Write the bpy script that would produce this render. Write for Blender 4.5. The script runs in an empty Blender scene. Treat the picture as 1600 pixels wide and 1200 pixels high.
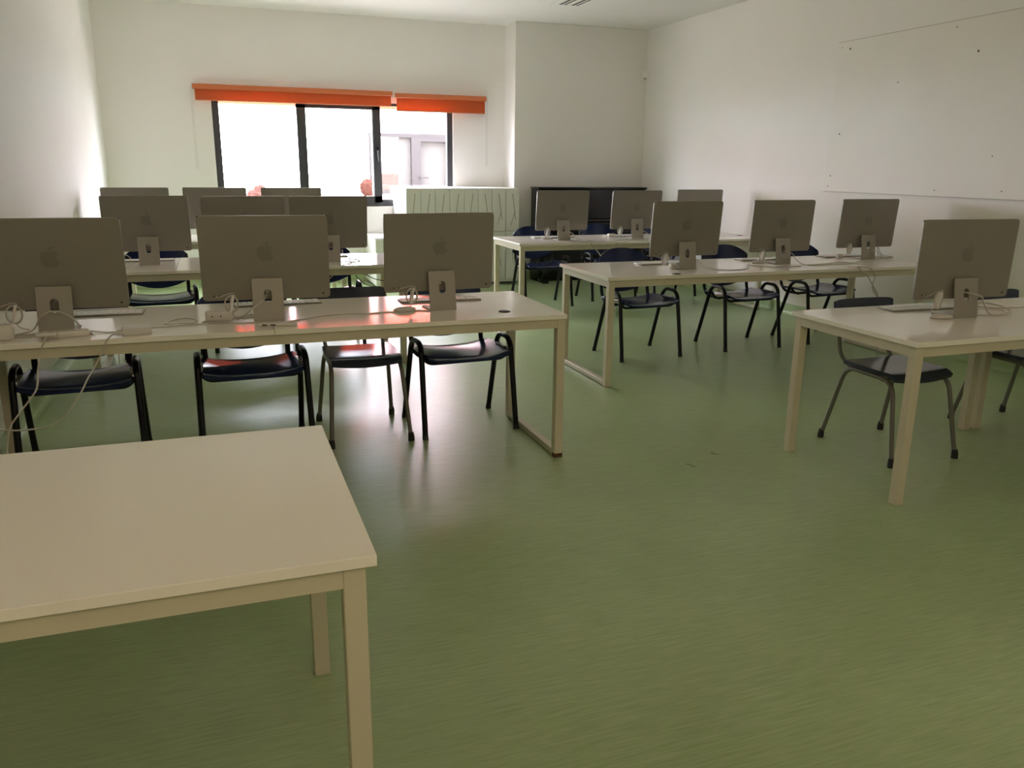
import bpy, bmesh, math, random
from mathutils import Vector, Matrix, noise

# ------------------------------------------------------------------ camera, world, lights, exposure
S = bpy.context.scene
C = S.collection
CAM_H = 1.4006
F_PX, PITCH, YAW, ROLL = 1276.817, 0.26135304, 0.34531286, 0.0109374628
cy, sy, cp, sp = math.cos(YAW), math.sin(YAW), math.cos(PITCH), math.sin(PITCH)
fwd = Vector((sy*cp, cy*cp, -sp)); rgt = Vector((cy, -sy, 0)); up = rgt.cross(fwd)
r2 = math.cos(ROLL)*rgt + math.sin(ROLL)*up
u2 = -math.sin(ROLL)*rgt + math.cos(ROLL)*up
cam_d = bpy.data.cameras.new('camera'); cam = bpy.data.objects.new('camera', cam_d); C.objects.link(cam)
M = Matrix((r2, u2, -fwd)).transposed().to_4x4(); M.translation = (0, 0, CAM_H); cam.matrix_world = M
cam_d.sensor_fit = 'HORIZONTAL'; cam_d.sensor_width = 36; cam_d.lens = F_PX/1600*36
cam_d.clip_start = 0.05; cam_d.clip_end = 200
S.camera = cam

SKY = 26.0
w = bpy.data.worlds.new('world'); S.world = w; w.use_nodes = True
bg = w.node_tree.nodes['Background']; bg.inputs[0].default_value = (0.93, 0.93, 1.08, 1); bg.inputs[1].default_value = SKY

def area(name, loc, rot, sx, sz, power, color, portal=False):
    d = bpy.data.lights.new(name, 'AREA'); d.shape = 'RECTANGLE'; d.size = sx; d.size_y = sz
    d.energy = power; d.color = color
    o = bpy.data.objects.new(name, d); C.objects.link(o); o.location = loc; o.rotation_euler = rot
    if portal: d.cycles.is_portal = True
    return o
# sky portal in the window opening (guides sampling of the sky only)
area('window_portal', (1.45, 10.262, 1.49), (-math.pi/2, 0, 0), 2.76, 1.2, 1, (1, 1, 1), portal=True)
# added warm fill light behind the photographer, from a made-up source
area('rear_fill_light', (0.9, -1.16, 2.45), (math.pi/2, 0, 0), 3.0, 0.7, 15, (1.0, 0.77, 0.52))

vs = S.view_settings; vs.view_transform = 'Standard'; vs.look = 'None'; vs.exposure = 0.66; vs.gamma = 1.0; vs.use_curve_mapping = False
S.cycles.use_denoising = True
S.cycles.max_bounces = 12; S.cycles.diffuse_bounces = 8; S.cycles.glossy_bounces = 5; S.cycles.transparent_max_bounces = 12
S.cycles.caustics_reflective = False; S.cycles.caustics_refractive = False
S.cycles.sample_clamp_indirect = 6

# ------------------------------------------------------------------ materials
def mat(name, col, rough=0.5, metal=0.0, spec=0.5, var=0.0, vscale=6.0, bump=0.0, bscale=60.0, coat=0.0, rvar=0.0):
    m = bpy.data.materials.new(name); m.use_nodes = True
    nt = m.node_tree; b = nt.nodes['Principled BSDF']
    b.inputs['Base Color'].default_value = (*col, 1); b.inputs['Roughness'].default_value = rough
    b.inputs['Metallic'].default_value = metal; b.inputs['Specular IOR Level'].default_value = spec
    b.inputs['Coat Weight'].default_value = coat
    tc = nt.nodes.new('ShaderNodeTexCoord')
    n = nt.nodes.new('ShaderNodeTexNoise'); n.inputs['Scale'].default_value = vscale; n.inputs['Detail'].default_value = 5
    nt.links.new(tc.outputs['Object'], n.inputs['Vector'])
    if var:
        r = nt.nodes.new('ShaderNodeMapRange'); r.inputs['To Min'].default_value = 1-var; r.inputs['To Max'].default_value = 1+var
        nt.links.new(n.outputs['Fac'], r.inputs['Value'])
        mx = nt.nodes.new('ShaderNodeVectorMath'); mx.operation = 'SCALE'; mx.inputs[0].default_value = col
        nt.links.new(r.outputs[0], mx.inputs['Scale']); nt.links.new(mx.outputs[0], b.inputs['Base Color'])
    if rvar:
        r = nt.nodes.new('ShaderNodeMapRange'); r.inputs['To Min'].default_value = max(0, rough-rvar); r.inputs['To Max'].default_value = rough+rvar
        nt.links.new(n.outputs['Fac'], r.inputs['Value']); nt.links.new(r.outputs[0], b.inputs['Roughness'])
    if bump:
        n2 = nt.nodes.new('ShaderNodeTexNoise'); n2.inputs['Scale'].default_value = bscale; n2.inputs['Detail'].default_value = 4
        nt.links.new(tc.outputs['Object'], n2.inputs['Vector'])
        bp = nt.nodes.new('ShaderNodeBump'); bp.inputs['Strength'].default_value = bump; bp.inputs['Distance'].default_value = 0.01
        nt.links.new(n2.outputs['Fac'], bp.inputs['Height']); nt.links.new(bp.outputs[0], b.inputs['Normal'])
    return m

M_wall = mat('wall_paint', (0.88, 0.855, 0.825), 0.85, spec=0.2, var=0.02, vscale=2.5, bump=0.06, bscale=25)
M_board = mat('board_paint', (0.87, 0.84, 0.795), 0.8, spec=0.2, var=0.03, vscale=3)
M_ceil = mat('ceiling_paint', (0.88, 0.87, 0.84), 0.8, var=0.015)
M_top = mat('white_laminate', (0.90, 0.855, 0.775), 0.12, spec=0.4, var=0.025, vscale=3, rvar=0.05)
M_steel = mat('cream_painted_steel', (0.62, 0.565, 0.43), 0.4, var=0.04, vscale=8)
M_alu = mat('silver_aluminium', (0.265, 0.243, 0.205), 0.42, metal=0.3, var=0.02)
M_stand = mat('stand_aluminium', (0.33, 0.305, 0.262), 0.42, metal=0.15, var=0.02)
M_logo = mat('logo_grey', (0.215, 0.198, 0.168), 0.36, metal=0.3)
M_glass_b = mat('black_screen', (0.012, 0.012, 0.013), 0.08)
M_white = mat('white_plastic', (0.64, 0.61, 0.56), 0.35, var=0.02)
M_cable = mat('white_cable', (0.50, 0.47, 0.42), 0.45)
M_keys = mat('white_keys', (0.80, 0.78, 0.74), 0.4)
M_blackst = mat('black_steel', (0.005, 0.005, 0.006), 0.3, spec=0.3, var=0.1)
M_chrome = mat('worn_metal', (0.45, 0.42, 0.38), 0.3, metal=0.8)
M_navy = mat('navy_plastic', (0.011, 0.021, 0.082), 0.18, var=0.1, vscale=5, rvar=0.05)
M_navy2 = mat('navy_laminate', (0.040, 0.048, 0.085), 0.14, var=0.1, vscale=5)
M_greyst = mat('grey_steel', (0.17, 0.16, 0.13), 0.4, metal=0.4, var=0.15, vscale=12)
M_rubber = mat('black_rubber', (0.01, 0.01, 0.01), 0.6)
M_darkframe = mat('dark_window_frame', (0.045, 0.045, 0.05), 0.4, var=0.1)
M_cab = mat('white_cabinet', (0.78, 0.78, 0.73), 0.45, var=0.02)
M_groove = mat('groove_grey', (0.16, 0.17, 0.15), 0.6)
M_piano = mat('black_lacquer', (0.006, 0.006, 0.006), 0.25, var=0.1)
M_edge_shade = mat('edge_shade_grey', (0.62, 0.585, 0.53), 0.8)  # shade tone for the strips along the board edges
M_hole = mat('dark_hole', (0.02, 0.018, 0.016), 0.7)
M_slot = mat('dark_slot', (0.12, 0.12, 0.11), 0.6)
M_ext = mat('exterior_plaster', (0.78, 0.74, 0.70), 0.8, var=0.05, spec=0.05)
M_extground = mat('exterior_paving', (0.55, 0.52, 0.47), 0.8, var=0.1, bump=0.1, spec=0.05)
M_extframe = mat('exterior_frame', (0.034, 0.030, 0.030), 0.5, var=0.05, spec=0.05)
M_fascia = mat('orange_fascia', (0.42, 0.032, 0.014), 0.6, var=0.05, spec=0.05)
M_extcol = mat('yellow_column', (0.72, 0.70, 0.35), 0.6, spec=0.05)
M_extpanel = mat('exterior_panel', (0.058, 0.044, 0.037), 0.6, var=0.1, spec=0.05)
M_extglass = mat('exterior_window_blind', (0.062, 0.058, 0.054), 0.5, var=0.05, spec=0.05)
M_skin = mat('skin', (0.45, 0.22, 0.15), 0.5, spec=0.05)
M_hair = mat('auburn_hair', (0.045, 0.017, 0.012), 0.8, var=0.4, vscale=30, bump=0.5, bscale=80, spec=0.05)
M_yellow = mat('yellow_cloth', (0.06, 0.035, 0.01), 0.8, spec=0.05)
M_red = mat('red_cloth', (0.35, 0.06, 0.05), 0.8, spec=0.05)
M_trouser = mat('dark_cloth', (0.03, 0.03, 0.05), 0.8)
M_paper = mat('paper_band', (0.7, 0.68, 0.64), 0.7)
M_wear = mat('rusty_wear', (0.10, 0.04, 0.02), 0.7, var=0.3, vscale=60)

def floor_mat(name, dark=1.0, rough=0.30):
    m = bpy.data.materials.new(name); m.use_nodes = True
    nt = m.node_tree; b = nt.nodes['Principled BSDF']; L = nt.links.new
    tc = nt.nodes.new('ShaderNodeTexCoord'); mp = nt.nodes.new('ShaderNodeMapping'); mp.inputs['Scale'].default_value = (2.2, 34, 34)
    L(tc.outputs['Object'], mp.inputs['Vector'])
    n1 = nt.nodes.new('ShaderNodeTexNoise'); n1.inputs['Scale'].default_value = 3.2; n1.inputs['Detail'].default_value = 8; n1.inputs['Roughness'].default_value = 0.7
    L(mp.outputs[0], n1.inputs['Vector'])
    cr = nt.nodes.new('ShaderNodeValToRGB'); e = cr.color_ramp.elements
    e[0].position = 0.28; e[0].color = (0.285*dark, 0.375*dark, 0.175*dark, 1)
    e[1].position = 0.74; e[1].color = (0.455*dark, 0.560*dark, 0.325*dark, 1)
    x = e.new(0.5); x.color = (0.365*dark, 0.470*dark, 0.245*dark, 1)
    L(n1.outputs['Fac'], cr.inputs['Fac'])
    # worn patches and little scuffs
    n2 = nt.nodes.new('ShaderNodeTexNoise'); n2.inputs['Scale'].default_value = 1.1; n2.inputs['Detail'].default_value = 6
    L(tc.outputs['Object'], n2.inputs['Vector'])
    mr = nt.nodes.new('ShaderNodeMapRange'); mr.inputs['From Min'].default_value = 0.3; mr.inputs['From Max'].default_value = 0.7
    mr.inputs['To Min'].default_value = 0.88; mr.inputs['To Max'].default_value = 1.08
    L(n2.outputs['Fac'], mr.inputs['Value'])
    v = nt.nodes.new('ShaderNodeVectorMath'); v.operation = 'SCALE'; L(cr.outputs[0], v.inputs[0]); L(mr.outputs[0], v.inputs['Scale'])
    n3 = nt.nodes.new('ShaderNodeTexVoronoi'); n3.inputs['Scale'].default_value = 1.7
    L(tc.outputs['Object'], n3.inputs['Vector'])
    m3 = nt.nodes.new('ShaderNodeMapRange'); m3.inputs['From Min'].default_value = 0.006; m3.inputs['From Max'].default_value = 0.010
    m3.inputs['To Min'].default_value = 0.25; m3.inputs['To Max'].default_value = 1.0
    L(n3.outputs['Distance'], m3.inputs['Value'])
    v2 = nt.nodes.new('ShaderNodeVectorMath'); v2.operation = 'SCALE'; L(v.outputs[0], v2.inputs[0]); L(m3.outputs[0], v2.inputs['Scale'])
    L(v2.outputs[0], b.inputs['Base Color'])
    r = nt.nodes.new('ShaderNodeMapRange'); r.inputs['To Min'].default_value = rough-0.08; r.inputs['To Max'].default_value = rough+0.12
    L(n2.outputs['Fac'], r.inputs['Value']); L(r.outputs[0], b.inputs['Roughness'])
    bp = nt.nodes.new('ShaderNodeBump'); bp.inputs['Strength'].default_value = 0.04; bp.inputs['Distance'].default_value = 0.003
    L(n1.outputs['Fac'], bp.inputs['Height']); L(bp.outputs[0], b.inputs['Normal'])
    b.inputs['Specular IOR Level'].default_value = 0.5
    return m
M_floor = floor_mat('green_linoleum')
M_cove = floor_mat('green_cove', 1.05, 0.35)
M_cap = mat('cove_cap', (0.42, 0.52, 0.30), 0.4)

def blind_mat():
    m = bpy.data.materials.new('orange_blind_fabric'); m.use_nodes = True
    nt = m.node_tree; b = nt.nodes['Principled BSDF']; out = nt.nodes['Material Output']
    tc = nt.nodes.new('ShaderNodeTexCoord'); n = nt.nodes.new('ShaderNodeTexNoise'); n.inputs['Scale'].default_value = 40
    nt.links.new(tc.outputs['Object'], n.inputs['Vector'])
    cr = nt.nodes.new('ShaderNodeValToRGB'); cr.color_ramp.elements[0].color = (0.50, 0.095, 0.018, 1); cr.color_ramp.elements[1].color = (0.60, 0.120, 0.026, 1)
    nt.links.new(n.outputs['Fac'], cr.inputs[0]); nt.links.new(cr.outputs[0], b.inputs['Base Color']); b.inputs['Roughness'].default_value = 0.6
    t = nt.nodes.new('ShaderNodeBsdfTranslucent'); t.inputs[0].default_value = (0.72, 0.165, 0.035, 1)
    mx = nt.nodes.new('ShaderNodeMixShader'); mx.inputs[0].default_value = 0.33
    nt.links.new(b.outputs[0], mx.inputs[1]); nt.links.new(t.outputs[0], mx.inputs[2]); nt.links.new(mx.outputs[0], out.inputs[0])
    return m
M_blind = blind_mat()
M_orange = mat('orange_cassette', (0.54, 0.145, 0.045), 0.5, var=0.03)

def pane_mat():
    m = bpy.data.materials.new('window_glass'); m.use_nodes = True
    nt = m.node_tree; out = nt.nodes['Material Output']; nt.nodes.remove(nt.nodes['Principled BSDF'])
    t = nt.nodes.new('ShaderNodeBsdfTransparent'); t.inputs[0].default_value = (0.97, 0.98, 0.97, 1)
    g = nt.nodes.new('ShaderNodeBsdfGlossy'); g.inputs['Roughness'].default_value = 0.02
    lw = nt.nodes.new('ShaderNodeLayerWeight'); lw.inputs[0].default_value = 0.5
    pw = nt.nodes.new('ShaderNodeMath'); pw.operation = 'POWER'; pw.inputs[1].default_value = 5.0; nt.links.new(lw.outputs['Facing'], pw.inputs[0])
    fr = nt.nodes.new('ShaderNodeMapRange'); fr.inputs['To Min'].default_value = 0.05; fr.inputs['To Max'].default_value = 0.9; nt.links.new(pw.outputs[0], fr.inputs['Value'])
    mx = nt.nodes.new('ShaderNodeMixShader')
    nt.links.new(fr.outputs[0], mx.inputs[0]); nt.links.new(t.outputs[0], mx.inputs[1]); nt.links.new(g.outputs[0], mx.inputs[2]); nt.links.new(mx.outputs[0], out.inputs[0])
    return m
M_pane = pane_mat()

# ------------------------------------------------------------------ helpers
def obj(name, bm_or_me, m, parent=None, smooth=False):
    if isinstance(bm_or_me, bmesh.types.BMesh):
        bmesh.ops.recalc_face_normals(bm_or_me, faces=bm_or_me.faces)
        me = bpy.data.meshes.new(name); bm_or_me.to_mesh(me); bm_or_me.free()
    else:
        me = bm_or_me; me.name = name
    if smooth:
        for p in me.polygons: p.use_smooth = True
        try: me.set_sharp_from_angle(angle=math.radians(40))
        except Exception: pass
    me.materials.clear(); me.materials.append(m)
    o = bpy.data.objects.new(name, me); C.objects.link(o)
    if parent is not None: o.parent = parent
    return o
def tag(o, label, cat, group=None):
    o['label'] = label; o['category'] = cat
    if group: o['group'] = group
    return o
def thing(name, label, cat, loc=(0, 0, 0), rz=0.0, group=None):
    o = bpy.data.objects.new(name, None); C.objects.link(o); o.location = loc; o.rotation_euler = (0, 0, rz)
    o.empty_display_size = 0.1
    return tag(o, label, cat, group)
def struct(name, bm, m, parent=None, smooth=False):
    o = obj(name, bm, m, parent, smooth)
    if parent is None: o['kind'] = 'structure'
    return o
def new(): return bmesh.new()
def box(bm, x0, x1, y0, y1, z0, z1, bev=0.0, seg=2):
    r = bmesh.ops.create_cube(bm, size=1)
    vs_ = r['verts']
    for v in vs_:
        v.co = Vector(((x0+x1)/2 + v.co.x*(x1-x0), (y0+y1)/2 + v.co.y*(y1-y0), (z0+z1)/2 + v.co.z*(z1-z0)))
    if bev:
        es = list({e for v in vs_ for e in v.link_edges})
        bmesh.ops.bevel(bm, geom=es, offset=bev, segments=seg, affect='EDGES', profile=0.5)
    return bm
def catmull(pts, n=6, closed=False):
    P = [Vector(p) for p in pts]
    if len(P) < 3: return P
    out = []
    N = len(P)
    rng = range(N) if closed else range(N-1)
    for i in rng:
        p1, p2 = P[i], P[(i+1) % N]
        p0 = P[(i-1) % N] if (closed or i > 0) else p1*2-p2
        p3 = P[(i+2) % N] if (closed or i+2 < N) else p2*2-p1
        for k in range(n):
            t = k/n
            out.append(0.5*((2*p1)+(p2-p0)*t+(2*p0-5*p1+4*p2-p3)*t*t+(3*p1-p0-3*p2+p3)*t*t*t))
    if not closed: out.append(P[-1])
    return out
def rounded(pts, r, n=5):
    """polyline with its corners rounded at radius r"""
    P = [Vector(p) for p in pts]; out = [P[0]]
    for i in range(1, len(P)-1):
        a, b, c = P[i-1], P[i], P[i+1]
        d1 = (a-b); d2 = (c-b)
        rr = min(r, d1.length*0.48, d2.length*0.48)
        s, e = b+d1.normalized()*rr, b+d2.normalized()*rr
        for k in range(n+1):
            t = k/n; out.append(s*(1-t)**2 + b*2*t*(1-t) + e*t*t)
    out.append(P[-1]); return out
def tube(bm, pts, r, seg=10, flat=1.0, closed=False):
    P = [Vector(p) for p in pts]; N = len(P)
    T = []
    for i in range(N):
        if closed: t = P[(i+1) % N]-P[i-1]
        else: t = P[min(i+1, N-1)]-P[max(i-1, 0)]
        T.append(t.normalized() if t.length > 1e-9 else Vector((0, 0, 1)))
    ref = Vector((1, 0, 0)) if abs(T[0].x) < 0.9 else Vector((0, 1, 0))
    nrm = (ref - T[0]*ref.dot(T[0])).normalized()
    rings = []
    for i in range(N):
        nrm = (nrm - T[i]*nrm.dot(T[i]))
        nrm = nrm.normalized() if nrm.length > 1e-6 else Vector((0, 1, 0))
        b = T[i].cross(nrm)
        ri = r[i] if isinstance(r, (list, tuple)) else r
        rings.append([bm.verts.new(P[i]+nrm*math.cos(2*math.pi*k/seg)*ri*flat+b*math.sin(2*math.pi*k/seg)*ri) for k in range(seg)])
    last = N if closed else N-1
    for i in range(last):
        A, B = rings[i], rings[(i+1) % N]
        for k in range(seg):
            try: bm.faces.new((A[k], A[(k+1) % seg], B[(k+1) % seg], B[k]))
            except ValueError: pass
    if not closed:
        bm.faces.new(rings[0][::-1]); bm.faces.new(rings[-1])
    return bm
def lathe(bm, prof, c=(0, 0, 0), seg=20, sx=1.0, sy_=1.0):
    rings = []
    for r, z in prof:
        rings.append([bm.verts.new((c[0]+math.cos(2*math.pi*k/seg)*r*sx, c[1]+math.sin(2*math.pi*k/seg)*r*sy_, c[2]+z)) for k in range(seg)])
    for A, B in zip(rings, rings[1:]):
        for k in range(seg): bm.faces.new((A[k], A[(k+1) % seg], B[(k+1) % seg], B[k]))
    bm.faces.new(rings[0][::-1]); bm.faces.new(rings[-1]); return bm
def plate(outlines, half, bev=0.0, name='plate'):
    """2D outlines (first outer, rest holes) -> solid mesh lying in the XY plane, thickness 2*half"""
    cu = bpy.data.curves.new(name, 'CURVE'); cu.dimensions = '2D'; cu.fill_mode = 'BOTH'; cu.extrude = max(half-bev, 0.0)
    cu.bevel_depth = bev; cu.bevel_resolution = 1; cu.offset = -bev
    for ol in outlines:
        sp_ = cu.splines.new('POLY'); sp_.points.add(len(ol)-1)
        for p, q in zip(sp_.points, ol): p.co = (q[0], q[1], 0, 1)
        sp_.use_cyclic_u = True
    ob = bpy.data.objects.new(name, cu); C.objects.link(ob)
    bpy.context.view_layer.update()
    me = bpy.data.meshes.new_from_object(ob.evaluated_get(bpy.context.evaluated_depsgraph_get()))
    bpy.data.objects.remove(ob); bpy.data.curves.remove(cu)
    return me
def rrect(x0, x1, y0, y1, r, n=6):
    out = []
    for cx_, cy_, a0 in ((x1-r, y0+r, -90), (x1-r, y1-r, 0), (x0+r, y1-r, 90), (x0+r, y0+r, 180)):
        for k in range(n+1):
            a = math.radians(a0+90*k/n); out.append((cx_+r*math.cos(a), cy_+r*math.sin(a)))
    return out
def to_xz(me):     # plate in XY -> standing in XZ
    me.transform(Matrix.Rotation(math.pi/2, 4, 'X')); return me
def copy_tree(o, parent=None):
    c = o.copy(); C.objects.link(c)
    if parent is not None: c.parent = parent
    for ch in list(o.children): copy_tree(ch, c)
    return c

# ------------------------------------------------------------------ the room
XL, XR, YB, YN, XN, H, YF = -1.06, 5.28, 10.15, 9.78, 3.515, 3.045, -1.2
WX0, WX1, WZ0, WZ1 = 0.062, 2.845, 0.90, 2.10
bm = new(); box(bm, XL-0.3, XR+0.3, YF-0.3, YB+0.12, -0.12, 0.0); struct('floor', bm, M_floor)
bm = new(); box(bm, XL-0.3, XR+0.3, YF-0.3, YB+0.12, H, H+0.2); struct('ceiling', bm, M_ceil)
bm = new(); box(bm, XL-0.25, XL, YF-0.25, YB+0.12, 0, H); struct('wall_left', bm, M_wall)
bm = new(); box(bm, XR, XR+0.25, YF-0.25, YB+0.12, 0, H); struct('wall_right', bm, M_wall)
bm = new()
box(bm, XL, WX0, YB, YB+0.12, 0, H); box(bm, WX1, XN, YB, YB+0.12, 0, H)
box(bm, WX0, WX1, YB, YB+0.12, 0, WZ0); box(bm, WX0, WX1, YB, YB+0.12, WZ1, H)
struct('wall_back', bm, M_wall)
bm = new(); box(bm, XN, XR, YN, YB+0.12, 0, H, 0.006, 2); struct('wall_alcove', bm, M_wall)
# unseen wall behind the photographer; its opening is added for the fill light
bm = new()
box(bm, XL, -0.6, YF-0.25, YF, 0, H); box(bm, 2.4, XR, YF-0.25, YF, 0, H)
box(bm, -0.6, 2.4, YF-0.25, YF, 0, 2.1); box(bm, -0.6, 2.4, YF-0.25, YF, 2.8, H)
struct('wall_front', bm, M_wall)
bm = new(); box(bm, -0.6, 2.4, YF-0.2, YF-0.14, 2.1, 2.8); struct('rear_opening_panel', bm, M_wall)   # added opaque panel closing the opening behind the fill light
def cove(name, pts):
    # green vinyl running up the wall with a small curve at the foot
    bm = new(); prof = [(0.0, 0.105), (0.004, 0.105), (0.004, 0.035), (0.010, 0.016), (0.024, 0.005), (0.042, 0.001), (0.0, 0.001)]
    (x0, y0), (x1, y1), (nx, ny) = pts
    A = [bm.verts.new((x0+nx*d, y0+ny*d, z)) for d, z in prof]; B = [bm.verts.new((x1+nx*d, y1+ny*d, z)) for d, z in prof]
    for k in range(len(prof)):
        j = (k+1) % len(prof); bm.faces.new((A[k], A[j], B[j], B[k]))
    bm.faces.new(A[::-1]); bm.faces.new(B)
    o = struct(name, bm, M_cove)
    return o
cove('baseboard_left', ((XL, YF), (XL, YB), (1, 0)))
cove('baseboard_right', ((XR, YF), (XR, YN), (-1, 0)))
cove('baseboard_back', ((XL, YB), (XN, YB), (0, -1)))
cove('baseboard_alcove', ((XN, YN), (XR, YN), (0, -1)))
def capstrip(name, x0, x1, y0, y1):
    bm = new(); box(bm, x0, x1, y0, y1, 0.105, 0.111); struct(name, bm, M_cap)
capstrip('trim_1', XL, XL+0.006, YF, YB); capstrip('trim_2', XR-0.006, XR, YF, YN)

# window
WY0, WY1 = YB+0.03, YB+0.10
win = thing('window_1', '', ''); del win['label']; del win['category']; win['kind'] = 'structure'
bm = new()
box(bm, WX0, WX0+0.072, WY0, WY1, WZ0, WZ1); box(bm, WX1-0.066, WX1, WY0, WY1, WZ0, WZ1)
box(bm, WX0, WX1, WY0, WY1, WZ1-0.02, WZ1); box(bm, WX0, WX1, WY0, WY1, WZ0, WZ0+0.075)
box(bm, 0.99, 1.035, WY0, WY1, WZ0, WZ1)
obj('window_frame', bm, M_darkframe, win)
def sash(x0, x1, z0, z1, w0, w1, h0, h1, y0, y1):
    bm = new(); box(bm, x0, x0+w0, y0, y1, z0, z1); box(bm, x1-w1, x1, y0, y1, z0, z1); box(bm, x0, x1, y0, y1, z0, z0+h0); box(bm, x0, x1, y0, y1, z1-h1, z1)
    o = obj('window_sash', bm, M_darkframe, win)
    bm = new(); box(bm, x0+w0, x1-w1, y0+0.03, y0+0.036, z0+h0, z1-h1); obj('window_pane', bm, M_pane, o)
    return o
s1 = sash(WX0+0.05, 1.0, WZ0+0.05, WZ1-0.02, 0.024, 0.02, 0.03, 0.012, WY0+0.005, WY1-0.005)
s2 = sash(0.978, 1.95, WZ0+0.045, 2.062, 0.105, 0.092, 0.075, 0.042, WY0-0.02, WY1-0.01)
s3 = sash(1.93, WX1-0.05, WZ0+0.05, WZ1-0.02, 0.02, 0.02, 0.03, 0.012, WY0+0.005, WY1-0.005)
bm = new(); box(bm, 1.845, 1.852, WY0-0.019, WY1-0.005, 1.02, 2.02); obj('glazing_bead', bm, M_white, s2)
bm = new(); box(bm, 1.892, 1.916, WY0-0.032, WY0-0.02, 1.49, 1.60, 0.003); tube(bm, rounded([(1.904, WY0-0.03, 1.55), (1.904, WY0-0.065, 1.55), (1.912, WY0-0.065, 1.43)], 0.01), 0.009, 8)
obj('window_handle', bm, M_blackst, s2, True)
bm = new(); box(bm, WX0-0.02, WX1+0.02, YB-0.012, YB+0.03, WZ0-0.035, WZ0-0.001, 0.003); obj('window_sill', bm, M_wall, win)

# roller blinds
def blind(x0, x1, zt, zb, label, chain_x, chain_z):
    t = thing('roller_blind', label, 'blind', (0, 0, 0), 0, 'orange roller blinds over the window')
    bm = new()
    prof = [(YB-0.002, zt), (YB-0.085, zt), (YB-0.098, zt-0.012), (YB-0.10, zt-0.05), (YB-0.094, zt-0.055), (YB-0.05, zt-0.055), (YB-0.05, zt-0.02), (YB-0.002, zt-0.02)]
    A = [bm.verts.new((x0, y, z)) for y, z in prof]; B = [bm.verts.new((x1, y, z)) for y, z in prof]
    for k in range(len(prof)): j = (k+1) % len(prof); bm.faces.new((A[k], A[j], B[j], B[k]))
    bm.faces.new(A[::-1]); bm.faces.new(B); obj('cassette', bm, M_orange, t)
    bm = new(); box(bm, x0+0.02, x1-0.015, YB-0.078, YB-0.0765, zb+0.012, zt-0.03); obj('fabric', bm, M_blind, t)
    bm = new(); box(bm, x0+0.02, x1-0.015, YB-0.082, YB-0.073, zb, zb+0.016, 0.003); obj('bottom_bar', bm, M_orange, t)
    for xa in (x0-0.012, x1):
        bm = new(); box(bm, xa, xa+0.012, YB-0.09, YB, zt-0.05, zt-0.002, 0.003); obj('bracket', bm, M_white, t)
    bm = new(); tube(bm, [(chain_x-0.008, YB-0.05, zt-0.03), (chain_x-0.008, YB-0.05, chain_z), (chain_x, YB-0.05, chain_z-0.012), (chain_x+0.008, YB-0.05, chain_z), (chain_x+0.008, YB-0.05, zt-0.03)], 0.0022, 6)
    obj('pull_chain', bm, M_white, t)
blind(-0.12, 2.082, 2.228, 2.055, 'longer orange roller blind, left of the two above the window', -0.135, 1.33)
blind(2.112, 3.245, 2.212, 2.007, 'shorter orange roller blind hanging lower at the right of the window', 3.262, 1.40)

# panel on the right wall
bm = new(); box(bm, XR-0.02, XR, 2.6, 6.27, 1.205, 2.465, 0.002, 1)
wb = tag(obj('wall_board', bm, M_board), 'large off-white painted board screwed flat on the right wall', 'board')
bm = new(); box(bm, XR-0.0215, XR-0.001, 2.6, 6.275, 2.4655, 2.4695); obj('edge_shade', bm, M_edge_shade, wb)  # thin grey strips put the shadow line along the board's edges into colour
bm = new(); box(bm, XR-0.0215, XR-0.001, 2.6, 6.275, 1.201, 1.2045); obj('edge_shade', bm, M_edge_shade, wb)
def onboard(px_list):
    for (y, z, r) in px_list:
        r *= 0.75
        bm = new(); lathe(bm, [(r, 0), (r, 0.0015)], seg=10); bmesh.ops.transform(bm, matrix=Matrix.Translation((XR-0.0205, y, z)) @ Matrix.Rotation(-math.pi/2, 4, 'Y'), verts=bm.verts)
        obj('screw_hole', bm, M_wear, wb)
onboard([(6.12, 2.40, 0.012), (6.22, 2.42, 0.006), (6.14, 1.70, 0.009), (6.20, 1.34, 0.008), (6.22, 1.25, 0.006), (4.80, 2.23, 0.011), (5.53, 2.08, 0.007), (5.02, 2.42, 0.006), (4.55, 1.50, 0.006), (5.02, 1.25, 0.006), (4.43, 1.26, 0.006)])

# motion sensor in the far right corner
t = thing('motion_sensor', 'small white motion sensor in the far right corner of the room', 'sensor', (5.2, 9.7, 2.50), 0)
bm = new(); box(bm, -0.035, 0.035, -0.03, 0.02, -0.065, 0.065, 0.016, 3); obj('housing', bm, M_wall, t, True)
bm = new(); box(bm, -0.012, 0.083, 0.018, 0.045, -0.02, 0.03, 0.006); obj('wall_bracket', bm, M_wall, t, True)
bm = new(); box(bm, -0.02, 0.02, -0.034, -0.029, -0.05, -0.02, 0.003); obj('lens', bm, M_cable, t, True)

# ceiling slot vent
t = thing('ceiling_vent', 'white slot diffuser with dark slots in the ceiling', 'vent', (0, 0, 0))
bm = new(); box(bm, 3.50, 3.85, 7.35, 8.68, H-0.006, H, 0.002, 1); obj('frame', bm, M_ceil, t)
for x0, x1 in ((3.575, 3.655), (3.715, 3.79)):
    bm = new(); box(bm, x0, x1, 7.42, 8.615, H-0.0075, H-0.0055); so = obj('slot', bm, M_slot, t)
    bm = new(); box(bm, (x0+x1)/2-0.006, (x0+x1)/2+0.006, 7.42, 8.615, H-0.010, H-0.0075); obj('slat', bm, M_ceil, so)

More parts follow.
